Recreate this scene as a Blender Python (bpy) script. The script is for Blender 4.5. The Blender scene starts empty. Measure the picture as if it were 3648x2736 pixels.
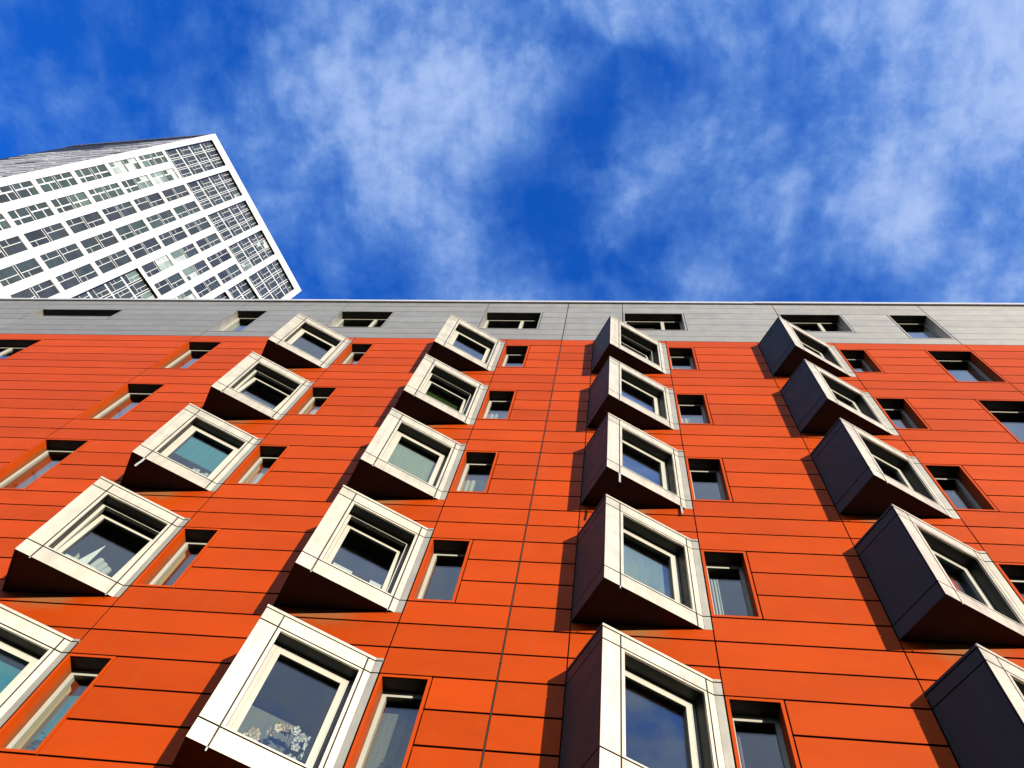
import bpy, bmesh, math, random
from mathutils import Matrix, Vector
random.seed(7)
S = bpy.context.scene
COL = S.collection
# ------------------------------------------------------------------ helpers
def link(o, parent=None):
    COL.objects.link(o)
    if parent is not None: o.parent = parent
    return o
def empty(name, loc=(0, 0, 0)):
    o = bpy.data.objects.new(name, None); o.location = loc; o.empty_display_size = .5
    return link(o)
def tag(o, label=None, cat=None, group=None, kind=None):
    if label: o['label'] = label
    if cat: o['category'] = cat
    if group: o['group'] = group
    if kind: o['kind'] = kind
    return o

class MB:
    """collects faces of one mesh; xf maps local (a,b,c) to object coordinates"""
    def __init__(self, xf=None):
        self.v = []; self.f = []; self.c = []; self.xf = xf or (lambda a, b, c: (a, b, c))
    def quad(self, pts, col=None):
        i = len(self.v)
        self.v += [self.xf(*p) for p in pts]
        self.f.append(tuple(range(i, i + len(pts)))); self.c.append(col if col is not None else 1.0)
    def box(self, x0, x1, y0, y1, z0, z1, col=None, cham=0.0, core=False):
        i = len(self.v)
        c = cham
        if c <= 0:
            P = [(x0, y0, z0), (x1, y0, z0), (x1, y1, z0), (x0, y1, z0), (x0, y0, z1), (x1, y0, z1), (x1, y1, z1), (x0, y1, z1)]
            F = [(0, 1, 5, 4), (1, 2, 6, 5), (2, 3, 7, 6), (3, 0, 4, 7), (4, 5, 6, 7), (3, 2, 1, 0)]
        else:   # front (y0) edges chamfered
            P = [(x0 + c, y0, z0 + c), (x1 - c, y0, z0 + c), (x1 - c, y0, z1 - c), (x0 + c, y0, z1 - c),
                 (x0, y0 + c, z0), (x1, y0 + c, z0), (x1, y0 + c, z1), (x0, y0 + c, z1),
                 (x0, y1, z0), (x1, y1, z0), (x1, y1, z1), (x0, y1, z1)]
            F = [(0, 1, 2, 3), (4, 5, 1, 0), (5, 6, 2, 1), (6, 7, 3, 2), (7, 4, 0, 3),
                 (8, 9, 5, 4), (9, 10, 6, 5), (10, 11, 7, 6), (11, 8, 4, 7), (11, 10, 9, 8)]
        self.v += [self.xf(*p) for p in P]
        nf = 5 if c > 0 else 1
        for q, f in enumerate(F):
            self.f.append(tuple(i + k for k in f)); self.c.append(-1. if core and q >= nf else (col if col is not None else 1.0))
    def prism(self, poly, z0, z1, col=None):
        n = len(poly); i = len(self.v)
        self.v += [self.xf(x, y, z0) for x, y in poly] + [self.xf(x, y, z1) for x, y in poly]
        self.f.append(tuple(i + k for k in reversed(range(n)))); self.f.append(tuple(i + n + k for k in range(n)))
        for k in range(n):
            m = (k + 1) % n; self.f.append((i + k, i + m, i + n + m, i + n + k))
        self.c += [col if col is not None else 1.0] * (n + 2)
    def wall(self, xs, zs, solid, y0, y1):
        """slab between y0 (front) and y1 made of grid cells; solid(i,j) says which are filled"""
        nx, nz = len(xs) - 1, len(zs) - 1
        g = [[solid((xs[i] + xs[i + 1]) / 2, (zs[j] + zs[j + 1]) / 2) for j in range(nz)] for i in range(nx)]
        at = lambda i, j: 0 <= i < nx and 0 <= j < nz and g[i][j]
        for i in range(nx):
            for j in range(nz):
                if not g[i][j]: continue
                a, b, c, d = xs[i], xs[i + 1], zs[j], zs[j + 1]
                self.quad([(a, y0, c), (b, y0, c), (b, y0, d), (a, y0, d)])
                self.quad([(b, y1, c), (a, y1, c), (a, y1, d), (b, y1, d)])
                if not at(i - 1, j): self.quad([(a, y1, c), (a, y0, c), (a, y0, d), (a, y1, d)])
                if not at(i + 1, j): self.quad([(b, y0, c), (b, y1, c), (b, y1, d), (b, y0, d)])
                if not at(i, j - 1): self.quad([(a, y1, c), (b, y1, c), (b, y0, c), (a, y0, c)])
                if not at(i, j + 1): self.quad([(a, y0, d), (b, y0, d), (b, y1, d), (a, y1, d)])
    def wall_holes(self, X0, X1, Z0, Z1, holes, y0, y1):
        xs = sorted({X0, X1, *[round(v, 5) for h in holes for v in h[:2] if X0 < v < X1]})
        zs = sorted({Z0, Z1, *[round(v, 5) for h in holes for v in h[2:] if Z0 < v < Z1]})
        self.wall(xs, zs, lambda x, z: not any(h[0] < x < h[1] and h[2] < z < h[3] for h in holes), y0, y1)
    def ring(self, x0, x1, z0, z1, w, y0, y1):
        """rectangular frame; w = one width or (left, right, bottom, top)"""
        l, r, b, t = (w,) * 4 if not isinstance(w, tuple) else w
        self.wall_holes(x0, x1, z0, z1, [(x0 + l, x1 - r, z0 + b, z1 - t)], y0, y1)
    def mesh(self, name, mat):
        me = bpy.data.meshes.new(name)
        me.from_pydata(self.v, [], self.f); me.update()
        a = me.attributes.new('tone', 'FLOAT', 'FACE')
        a.data.foreach_set('value', [float(c) for c in self.c])
        me.materials.append(mat)
        return me
    def build(self, name, mat, parent=None, loc=(0, 0, 0)):
        o = bpy.data.objects.new(name, self.mesh(name, mat)); o.location = loc
        return link(o, parent)

# ------------------------------------------------------------------ materials
def newmat(name):
    m = bpy.data.materials.new(name); m.use_nodes = True
    nt = m.node_tree
    b = nt.nodes['Principled BSDF']
    return m, nt, b
def nd(nt, t, **kw):
    n = nt.nodes.new(t)
    for k, v in kw.items(): setattr(n, k, v)
    return n
def math_(nt, op, a, b=None, c=None, clamp=False):
    n = nd(nt, 'ShaderNodeMath', operation=op, use_clamp=clamp)
    for i, v in enumerate((a, b, c)):
        if v is None: continue
        if isinstance(v, (int, float)): n.inputs[i].default_value = v
        else: nt.links.new(v, n.inputs[i])
    return n.outputs[0]
def smooth(nt, v, a, b, lo=0., hi=1.):
    n = nd(nt, 'ShaderNodeMapRange', interpolation_type='SMOOTHSTEP')
    nt.links.new(v, n.inputs[0])
    for i, x in enumerate((a, b, lo, hi)): n.inputs[i + 1].default_value = x
    return n.outputs[0]
def noise(nt, vec, scale, detail=4, rough=.55, dist=0., dim='3D'):
    n = nd(nt, 'ShaderNodeTexNoise', noise_dimensions=dim)
    n.inputs['Scale'].default_value = scale; n.inputs['Detail'].default_value = detail
    n.inputs['Roughness'].default_value = rough; n.inputs['Distortion'].default_value = dist
    if vec is not None: nt.links.new(vec, n.inputs['Vector'])
    return n.outputs['Fac']
def mixc(nt, f, a, b, mode='MIX'):
    n = nd(nt, 'ShaderNodeMix', data_type='RGBA', blend_type=mode)
    if isinstance(f, (int, float)): n.inputs[0].default_value = f
    else: nt.links.new(f, n.inputs[0])
    for i, v in ((6, a), (7, b)):
        if isinstance(v, tuple): n.inputs[i].default_value = (*v, 1)
        else: nt.links.new(v, n.inputs[i])
    return n.outputs[2]
def objpos(nt):
    return nd(nt, 'ShaderNodeTexCoord').outputs['Object']
def worldpos(nt):
    return nd(nt, 'ShaderNodeNewGeometry').outputs['Position']
def scaled(nt, vec, s):
    n = nd(nt, 'ShaderNodeVectorMath', operation='MULTIPLY'); nt.links.new(vec, n.inputs[0]); n.inputs[1].default_value = s
    return n.outputs[0]

def paint(name, col, rough=.5, metal=0., spec=.5, var=.06, vscale=1.5, stretch=(1, 1, 1), bump=0., bscale=200., tone=.0, streak=0., coat=0.):
    m, nt, b = newmat(name)
    p = worldpos(nt)
    n1 = noise(nt, scaled(nt, p, stretch), vscale, 6, .6)
    f = smooth(nt, n1, .25, .75, 1 - var, 1 + var)
    if streak:
        n2 = noise(nt, scaled(nt, p, (7., 7., .35)), 1.6, 5, .6)
        f = math_(nt, 'MULTIPLY', f, smooth(nt, n2, .35, .75, 1., 1 - streak))
    if tone:
        at = nd(nt, 'ShaderNodeAttribute', attribute_name='tone')
        t = math_(nt, 'MULTIPLY_ADD', math_(nt, 'SUBTRACT', at.outputs['Fac'], .5), tone, 1.0)
        f = math_(nt, 'MULTIPLY', f, t)
    c = mixc(nt, 1.0, col, f, 'MULTIPLY')
    if tone: c = mixc(nt, math_(nt, 'LESS_THAN', at.outputs['Fac'], -.5), c, (.012, .010, .010))
    nt.links.new(c, b.inputs['Base Color'])
    r = smooth(nt, noise(nt, p, vscale * 2.3, 5, .6), .3, .7, rough - .05, rough + .05)
    nt.links.new(r, b.inputs['Roughness'])
    b.inputs['Metallic'].default_value = metal
    b.inputs['Specular IOR Level'].default_value = spec
    if coat: b.inputs['Coat Weight'].default_value = coat; b.inputs['Coat Roughness'].default_value = .25
    if bump:
        bn = nd(nt, 'ShaderNodeBump'); bn.inputs['Strength'].default_value = bump; bn.inputs['Distance'].default_value = .002
        nt.links.new(noise(nt, p, bscale, 3, .6), bn.inputs['Height']); nt.links.new(bn.outputs[0], b.inputs['Normal'])
    return m

ZR = 20.394            # height of the top orange window head
PITCH, STOREY = 4.05, 2.9
AX = [-0.466 + PITCH * k for k in (-2, -1, 0, 1)]     # left edge of the four bay columns
DX = [a + 1.809 for a in AX]                          # right edge

def orange_material():
    m, nt, b = newmat('orange_panel')
    p = worldpos(nt)
    sep = nd(nt, 'ShaderNodeSeparateXYZ'); nt.links.new(p, sep.inputs[0])
    x, z = sep.outputs[0], sep.outputs[2]
    at = nd(nt, 'ShaderNodeAttribute', attribute_name='tone')
    n1 = noise(nt, scaled(nt, p, (.5, 1, 1.2)), 1.4, 6, .62)
    f = math_(nt, 'MULTIPLY', smooth(nt, n1, .25, .75, .90, 1.07), math_(nt, 'MULTIPLY_ADD', math_(nt, 'SUBTRACT', at.outputs['Fac'], .5), .18, 1.))
    base = mixc(nt, 1., (.59, .064, .0010), f, 'MULTIPLY')
    # tan patch below the soffit of every bay
    u = math_(nt, 'MODULO', math_(nt, 'ADD', x, 0.466 + 10 * PITCH), PITCH)
    w = math_(nt, 'MODULO', math_(nt, 'ADD', math_(nt, 'MULTIPLY', z, -1.), ZR + 10 * STOREY - 1.78), STOREY)
    nz = noise(nt, scaled(nt, p, (1.6, 1, .8)), 2.2, 5, .6)
    w2 = math_(nt, 'ADD', w, math_(nt, 'MULTIPLY', math_(nt, 'SUBTRACT', nz, .5), .45))
    u2 = math_(nt, 'ADD', u, math_(nt, 'MULTIPLY', math_(nt, 'SUBTRACT', nz, .5), .35))
    mk = math_(nt, 'MULTIPLY', math_(nt, 'MULTIPLY', smooth(nt, u2, .2, .5), smooth(nt, u2, .85, 1.35, 1., 0.)), smooth(nt, w2, .05, .42, 1., 0.))
    inx = math_(nt, 'MULTIPLY', math_(nt, 'GREATER_THAN', x, -9.), math_(nt, 'LESS_THAN', x, 6.))
    inz = math_(nt, 'LESS_THAN', z, ZR - 1.7)
    mk = math_(nt, 'MULTIPLY', math_(nt, 'MULTIPLY', mk, inx), math_(nt, 'MULTIPLY', inz, .9))
    base = mixc(nt, mk, base, (.36, .165, .062))
    # run-off stain at the back of the window reveals
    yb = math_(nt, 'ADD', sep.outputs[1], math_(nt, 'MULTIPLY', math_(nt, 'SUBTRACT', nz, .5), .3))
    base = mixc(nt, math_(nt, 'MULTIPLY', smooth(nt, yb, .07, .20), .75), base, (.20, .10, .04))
    dust = math_(nt, 'MULTIPLY', smooth(nt, noise(nt, scaled(nt, p, (3.5, 3.5, .3)), 1.1, 6, .65), .52, .85), .24)
    base = mixc(nt, dust, base, (.42, .14, .06))
    base = mixc(nt, math_(nt, 'LESS_THAN', at.outputs['Fac'], -.5), base, (.012, .008, .007))      # black core of the cut panel edges
    nt.links.new(base, b.inputs['Base Color'])
    nt.links.new(smooth(nt, noise(nt, p, 3., 5, .6),   .3, .7, .54, .64), b.inputs['Roughness'])
    b.inputs['Specular IOR Level'].default_value = .30; b.inputs['Specular Tint'].default_value = (1., .72, .40, 1)
    bn = nd(nt, 'ShaderNodeBump'); bn.inputs['Strength'].default_value = .12; bn.inputs['Distance'].default_value = .002
    nt.links.new(noise(nt, p, 160., 3, .6), bn.inputs['Height']); nt.links.new(bn.outputs[0], b.inputs['Normal'])
    return m

def glass_material(name, tint, boost=1.0):
    m = bpy.data.materials.new(name); m.use_nodes = True
    nt = m.node_tree; nt.nodes.clear()
    out = nd(nt, 'ShaderNodeOutputMaterial')
    tr = nd(nt, 'ShaderNodeBsdfTransparent'); tr.inputs[0].default_value = (*tint, 1)
    gl = nd(nt, 'ShaderNodeBsdfGlossy'); gl.inputs['Roughness'].default_value = .012; gl.inputs[0].default_value = (.92, .96, 1, 1)
    fr = nd(nt, 'ShaderNodeFresnel')      # thin sheet: the same reflectance from either side
    bf = nd(nt, 'ShaderNodeNewGeometry').outputs['Backfacing']
    nt.links.new(math_(nt, 'MULTIPLY_ADD', bf, 1 / 1.52 - 1.52, 1.52), fr.inputs['IOR'])
    # slow ripple of float glass
    bn = nd(nt, 'ShaderNodeBump'); bn.inputs['Strength'].default_value = .05; bn.inputs['Distance'].default_value = .02
    nt.links.new(noise(nt, worldpos(nt), 1.8, 2, .5), bn.inputs['Height'])
    nt.links.new(bn.outputs[0], gl.inputs['Normal'])
    mx = nd(nt, 'ShaderNodeMixShader')
    nt.links.new(math_(nt, 'MULTIPLY', fr.outputs[0], boost, clamp=True), mx.inputs[0])
    nt.links.new(tr.outputs[0], mx.inputs[1]); nt.links.new(gl.outputs[0], mx.inputs[2])
    nt.links.new(mx.outputs[0], out.inputs[0])
    return m
def tower_glass():
    m, nt, b = newmat('tower_glass')
    at = nd(nt, 'ShaderNodeAttribute', attribute_name='tone')
    r = nd(nt, 'ShaderNodeValToRGB')
    e = r.color_ramp.elements
    e[0].position = 0; e[0].color = (.018, .022, .030, 1)
    e[1].position = 1; e[1].color = (.72, .80, .78, 1)
    for pos, c in ((.3, (.052, .063, .076, 1)), (.5, (.055, .085, .088, 1)), (.7, (.10, .15, .14, 1)), (.86, (.26, .36, .34, 1))):
        q = r.color_ramp.elements.new(pos); q.color = c
    nt.links.new(at.outputs['Fac'], r.inputs[0])
    nt.links.new(mixc(nt, 1., r.outputs[0], smooth(nt, noise(nt, worldpos(nt), .5, 5, .6), .3, .7, .75, 1.25), 'MULTIPLY'), b.inputs['Base Color'])
    b.inputs['Roughness'].default_value = .08; b.inputs['Specular IOR Level'].default_value = .45
    return m

M = {}
M['orange'] = orange_material()
M['grey'] = paint('grey_panel', (.54, .52, .465), .62, .95, .5, .05, 1.2, (.4, 1, 1.5), .10, 160, tone=.10, streak=.06)
M['bay'] = paint('pale_metal_cladding', (.76, .69, .545), .50, .75, .5, .07, 2.0, (1, 1, 1), .06, 140, tone=.10, streak=.16)
M['soffit'] = paint('soffit_panel', (.018, .0105, .0085), .6, 0., .3, .12, 3.)  # underside colour set near black to carry its deep shade
M['head'] = paint('head_shade_dark', (.022, .020, .018), .6, .0, .3, .1, 2.)  # near-black colour imitating the shade under window heads
M['cheek'] = paint('shade_dark_cladding', (.050, .060, .066), .55, .1, .25, .08, 2., tone=.06)  # cheek colour darkened to stand in for shade on the bay sides
M['reveal'] = paint('reveal_metal', (.040, .043, .040), .5, .2, .3, .1, 2.)  # lining colour darkened to imitate shade inside the bay openings
M['frame'] = paint('window_frame_paint', (.66, .64, .54), .42, 0., .5, .05, 4., streak=.08)
M['joint'] = paint('joint_profile', (.085, .075, .06), .55, .6, .4, .2, 6.)
M['dark'] = paint('dark_backing', (.010, .008, .008), .8, 0., .2, .2, 3.)
M['cap'] = paint('parapet_metal', (.78, .78, .77), .4, .3, .5, .05, 2.)
M['plaster'] = paint('room_plaster', (.74, .76, .52), .9, 0., .2, .06, 1.)
M['roof'] = paint('roof_felt', (.08, .08, .085), .9, 0., .2, .2, 1.)
M['glass'] = glass_material('window_glass', (.93, .96, .93), 2.3)
M['white'] = paint('white_tower_cladding', (.86, .87, .87), .5, 0., .4, .02, .3)
M['tower_frame'] = paint('tower_window_frame', (.84, .86, .86), .45, 0., .4, .02, 1.)
M['tglass'] = tower_glass()
M['slab'] = paint('louvre_white', (.74, .75, .80), .5, .2, .4, .12, .4)
M['tdark'] = paint('dark_tower_glazing', (.020, .022, .035), .55, 0., .15, .2, .3)
M['asphalt'] = paint('asphalt', (.05, .05, .052), .9, 0., .3, .25, .8, bump=.4, bscale=60)
M['paving'] = paint('paving', (.16, .155, .15), .85, 0., .3, .2, 2., bump=.3, bscale=40)
M['strip'] = paint('sealing_strip', (.52, .53, .52), .5, .2, .4, .1, 8.)

def cloth(name, col, trans=.35):
    m, nt, b = newmat(name)
    p = worldpos(nt)
    c = mixc(nt, 1., col, smooth(nt, noise(nt, scaled(nt, p, (14, 14, 1)), 2., 4, .6), .3, .7, .88, 1.08), 'MULTIPLY')
    nt.links.new(c, b.inputs['Base Color']); b.inputs['Roughness'].default_value = .9; b.inputs['Specular IOR Level'].default_value = .1
    t = nd(nt, 'ShaderNodeBsdfTranslucent'); nt.links.new(c, t.inputs[0])
    mx = nd(nt, 'ShaderNodeMixShader'); mx.inputs[0].default_value = trans
    nt.links.new(b.outputs[0], mx.inputs[1]); nt.links.new(t.outputs[0], mx.inputs[2])
    nt.links.new(mx.outputs[0], nt.nodes['Material Output'].inputs[0])
    return m
M['curtain_white'] = cloth('white_curtain_cloth', (.84, .88, .84))
M['curtain_cream'] = cloth('cream_curtain_cloth', (.82, .80, .50))
M['curtain_purple'] = cloth('mauve_curtain_cloth', (.42, .26, .42))
M['blind_teal'] = cloth('teal_blind_cloth', (.055, .30, .38), .2)
M['blind_green'] = cloth('green_blind_cloth', (.10, .19, .055), .2)
M['blind_pale'] = cloth('pale_green_blind_cloth', (.34, .42, .26), .2)
M['blind_pink'] = cloth('pink_blind_cloth', (.62, .34, .24), .2)
M['blind_grey'] = cloth('grey_blind_cloth', (.24, .25, .19), .2)
M['paper'] = paint('white_paper', (.85, .87, .84), .8, 0., .2, .03, 6.)
M['wood'] = paint('brown_wood', (.22, .085, .04), .6, 0., .3, .3, 3., (8, 8, .6))
M['leaf'] = paint('dark_leaf', (.025, .06, .035), .45, 0., .5, .3, 9.)
M['petal_white'] = paint('white_petal', (.88, .88, .86), .7, 0., .2, .04, 20.)
M['petal_cream'] = paint('cream_petal', (.85, .70, .42), .7, 0., .2, .10, 20.)
M['petal_core'] = paint('flower_core', (.55, .12, .16), .7, 0., .2, .2, 30.)
M['pot'] = paint('plant_pot', (.35, .16, .09), .7, 0., .3, .1, 6.)

# ------------------------------------------------------------------ ground
gm = MB(); gm.quad([(-900, -900, 0), (900, -900, 0), (900, 900, 0), (-900, 900, 0)])
tag(gm.build('ground', M['asphalt']), kind='structure')
pm = MB()
for i in range(-40, 24):
    for j in range(5): pm.box(i * .9 + .004, i * .9 + .896, -.32 - .6 * (j + 1) + .004, -.32 - .6 * j - .004, .004, .12)
pm.box(-36, 21.6, -3.49, -3.33, .004, .125)
tag(pm.build('pavement', M['paving']), kind='structure')

# ------------------------------------------------------------------ the orange block of flats
FLATS = empty('apartment_building')
tag(FLATS, 'orange panelled block of flats with projecting angled bay windows and a grey top storey', 'building')
X0, X1 = -26.0, 14.0
NST = 5            # storeys of windows modelled (all the photograph shows)
HD = .508; HB = (STOREY - 3 * HD) / 3
rows = [ZR + .439]
for k in range(7):
    t = ZR - STOREY * k
    rows += [t, t - HD, t - 2 * HD, t - 3 * HD, t - 3 * HD - HB, t - 3 * HD - 2 * HB]
rows = [r for r in rows if r > .5] + [.3]
grows = [ZR + v for v in (3.60, 3.246, 2.77, 2.292, 1.777, 1.262, .826, .439)]
CAPB, CAPT = ZR + 3.633, ZR + 3.778

openings = []        # (x0, x1, z0, z1, kind, storey, column)
bays = []
for k in range(NST):
    t = ZR - STOREY * k
    for c in range(4):
        openings.append((DX[c], DX[c] + .66, t - 3 * HD, t, 'narrow', k, c))
        bays.append((AX[c], DX[c], t - 1.78, t + .245, k, c))
for k in range(3): openings.append((-11.25, -10.23, ZR - STOREY * k - 3 * HD - HB, ZR - STOREY * k, 'tall', k, 0))
for k in range(2): openings.append((7.39, 8.458, ZR - STOREY * k - 3 * HD - HB, ZR - STOREY * k, 'tall', k, 1))
openings.append((-18.25, -15.43, ZR - 3 * HD, ZR, 'twin', 0, 0))
gop = [(-17.5, -14.74, ZR + 2.02, ZR + 2.77, 'slot', 0, 0), (-11.16, -10.13, ZR + .826, ZR + 2.77, 'tall', 0, 2),
       (-7.93, -6.28, ZR + 1.262, ZR + 2.77, 'pair', 0, 0), (-3.62, -1.97, ZR + 1.262, ZR + 2.77, 'pair', 0, 1),
       (.29, 1.96, ZR + 1.262, ZR + 2.77, 'pair', 0, 2), (4.50, 6.16, ZR + 1.262, ZR + 2.77, 'pair', 0, 3),
       (7.35, 8.40, ZR + .826, ZR + 2.77, 'tall', 0, 3)]

def cladding(rows, full, holes, partial, gaph, th=.022, wide=()):
    """rainscreen panels: one box per panel with open joints; holes = (x0,x1,z0,z1)"""
    mb = MB(); rnd = random.Random(3)
    for zt, zb in zip(rows, rows[1:]):
        hs = [h for h in holes if h[2] < zt - 1e-4 and h[3] > zb + 1e-4]
        pj = [x for x, a, b in partial if a < (zt + zb) / 2 < b]
        joints = sorted({X0, X1, *full, *pj})
        zs = sorted({zb, zt, *[z for h in hs for z in h[2:] if zb + 1e-4 < z < zt - 1e-4]})
        for ja, jb in zip(joints, joints[1:]):
            tone = rnd.random()
            for z0, z1 in zip(zs, zs[1:]):
                zm = (z0 + z1) / 2
                cut = sorted([(max(h[0], ja), min(h[1], jb)) for h in hs if h[2] < zm < h[3] and h[0] < jb - 1e-4 and h[1] > ja + 1e-4])
                xs = ja; spans = []
                for a, b in cut:
                    if a > xs + 1e-3: spans.append((xs, a))
                    xs = max(xs, b)
                if jb > xs + 1e-3: spans.append((xs, jb))
                for a, b in spans:
                    if b - a < .03: continue
                    ga = (.012 if ja in wide else .008) if a == ja else .004
                    gb = (.012 if jb in wide else .008) if b == jb else .004
                    za = gaph / 2 if z0 == zb else 0; zz = gaph / 2 if z1 == zt else 0
                    y = rnd.uniform(-.0012, .0012) if len(spans) == 1 and len(zs) == 2 else 0
                    mb.box(a + ga, b - gb, y, th, z0 + za, z1 - zz, tone, .0016 if len(zs) == 2 else 0, True)
    return mb
oh = [o[:4] for o in openings] + [b[:4] for b in bays]
part = [(o[1], o[2], o[3]) for o in openings] + [(-18.25, ZR - 3 * HD, ZR)] + [(7.39, o[2], o[3]) for o in openings if o[0] == 7.39]
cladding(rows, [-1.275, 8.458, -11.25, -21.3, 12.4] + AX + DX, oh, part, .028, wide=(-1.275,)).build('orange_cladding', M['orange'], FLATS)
cladding(grows, [-1.278, -17.5, -11.16, -7.93, -3.62, .28, 4.49, 8.41, -21.4, 12.4], [o[:4] for o in gop],
         [(o[1], o[2], o[3]) for o in gop] + [(7.35, ZR + .826, ZR + 2.77)], .017, wide=(-1.278,)).build('grey_cladding', M['grey'], FLATS)
# continuous aluminium profile seen inside the wide joint
jp = MB()
z = .4
while z < ZR + 3.5:
    jp.box(-1.275 - .007, -1.275 + .007, .008, .028, z, min(z + 2.88, ZR + 3.55)); z += 2.9
jp.build('joint_profile', M['joint'], FLATS)

allholes = [o[:4] for o in openings + gop]
bayholes = [(b[0] + .12, b[1] - .12, b[2] + .14, b[3] - .14) for b in bays]
bk = MB(); bk.wall_holes(X0, X1, .0, ZR + 3.62, allholes + bayholes, .045, .25)
bk.build('backing_wall', M['dark'], FLATS)
inner = MB()
inset = [(o[0] + .05, o[1] - .05, o[2] + .05, o[3] - .05) for o in openings + gop]
inner.wall_holes(X0, X1, .0, ZR + 3.4, inset + bayholes, .315, .43)
for k in range(-1, 8):        # floor slabs, a back wall and partitions
    zc = ZR - STOREY * k + .22
    if zc > .5: inner.box(X0 + .3, X1 - .3, .43, 3.2, zc, zc + .30)
inner.box(X0 + .3, X1 - .3, 3.2, 3.4, .1, ZR + 3.3)
for x in [-20.5, -13.2] + [a - .25 for a in AX] + [6.6, 9.2]:
    inner.box(x - .06, x + .06, .435, 3.19, .12, ZR + 3.3)
inner.build('interior_walls', M['plaster'], FLATS)
sh = MB()
sh.box(X0, X0 + .25, .26, 10, 0, ZR + 3.6); sh.box(X1 - .25, X1, .26, 10, 0, ZR + 3.6); sh.box(X0, X1, 10, 10.25, 0, ZR + 3.6)
sh.build('wall', M['dark'], FLATS)
rf = MB(); rf.box(X0 + .26, X1 - .26, .26, 9.99, ZR + 3.42, ZR + 3.58); rf.build('roof', M['roof'], FLATS)
cp = MB(); rnd = random.Random(5)
x = X0
while x < X1:
    w = min(3.0, X1 - x); dz = rnd.uniform(-.006, .006)
    cp.box(x + .003, x + w - .003, -.045 + rnd.uniform(-.004, .004), .42, CAPB + dz, CAPT + dz); x += w
cp.box(X0, X1, .02, .40, ZR + 3.602, CAPB - .012)
cp.build('parapet_cap', M['cap'], FLATS)

# ---- flat windows -------------------------------------------------
cache = {}
def copy_mesh(key, fn):
    if key not in cache: cache[key] = fn()
    return cache[key]
def obj(name, me, parent, loc=(0, 0, 0), rot=(0, 0, 0)):
    o = bpy.data.objects.new(name, me); o.location = loc; o.rotation_euler = rot
    return link(o, parent)
def flat_window(o, trim, opened=False):
    x0, x1, z0, z1, kind, k, c = o
    w, h = round(x1 - x0, 3), round(z1 - z0, 3)
    key = (w, h, kind, trim.name)
    def reveal():
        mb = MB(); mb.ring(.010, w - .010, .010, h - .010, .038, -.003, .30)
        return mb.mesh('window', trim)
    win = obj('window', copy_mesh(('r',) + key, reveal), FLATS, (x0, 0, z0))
    i = .0485; fw = .055; ft = .092
    a, b, cc, d = i, w - i, i, h - i
    yf = .218
    if kind in ('pair', 'twin'): mx = [a + (b - a) * .66]
    else: mx = []
    def frame():
        mb = MB()
        holes = []
        xs = [a] + mx + [b]
        for s, (p, q) in enumerate(zip(xs, xs[1:])):
            holes.append((p + (fw if s == 0 else .045), q - (fw if s == len(xs) - 2 else .045), cc + fw, d - ft))
        mb.wall_holes(a, b, cc, d, holes, yf, yf + .075)
        return mb.mesh('frame', M['frame'])
    obj('frame', copy_mesh(('f',) + key, frame), win)
    def head():  # thin plate added so the head underside looks deeply shaded
        mb = MB(); mb.box(.049, w - .049, .012, .216, h - .0515, h - .0485); return mb.mesh('head_shade_plate', M['head'])
    obj('head_shade_plate', copy_mesh(('h',) + key, head), win)
    xs = [a] + mx + [b]
    for s, (p, q) in enumerate(zip(xs, xs[1:])):
        l = p + (fw if s == 0 else .045); r = q - (fw if s == len(xs) - 2 else .045)
        if opened and s == 0:
            def sash():
                mb = MB(); mb.ring(.004, r - l - .004, .004, d - cc - fw - ft - .004, .055, -.03, .03); return mb.mesh('sash', M['frame'])
            def spane():
                mb = MB(); mb.box(.055, r - l - .055, -.006, .006, .055, d - cc - fw - ft - .055); return mb.mesh('pane', M['glass'])
            obj('sash', copy_mesh(('s',) + key, sash), win, (l, yf + .045, cc + fw), (math.radians(-8), 0, 0))
            obj('pane', copy_mesh(('sp',) + key, spane), win, (l, yf + .045, cc + fw), (math.radians(-8), 0, 0))
        else:
            def pane():
                mb = MB(); mb.box(l, r, yf + .022, yf + .036, cc + fw, d - ft); return mb.mesh('pane', M['glass'])
            obj('pane', copy_mesh(('p', s) + key, pane), win)
    return win
for o in openings: flat_window(o, M['orange'])
for o in gop: flat_window(o, M['grey'], opened=(o[4] == 'pair' and o[6] in (2, 3)))

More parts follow.
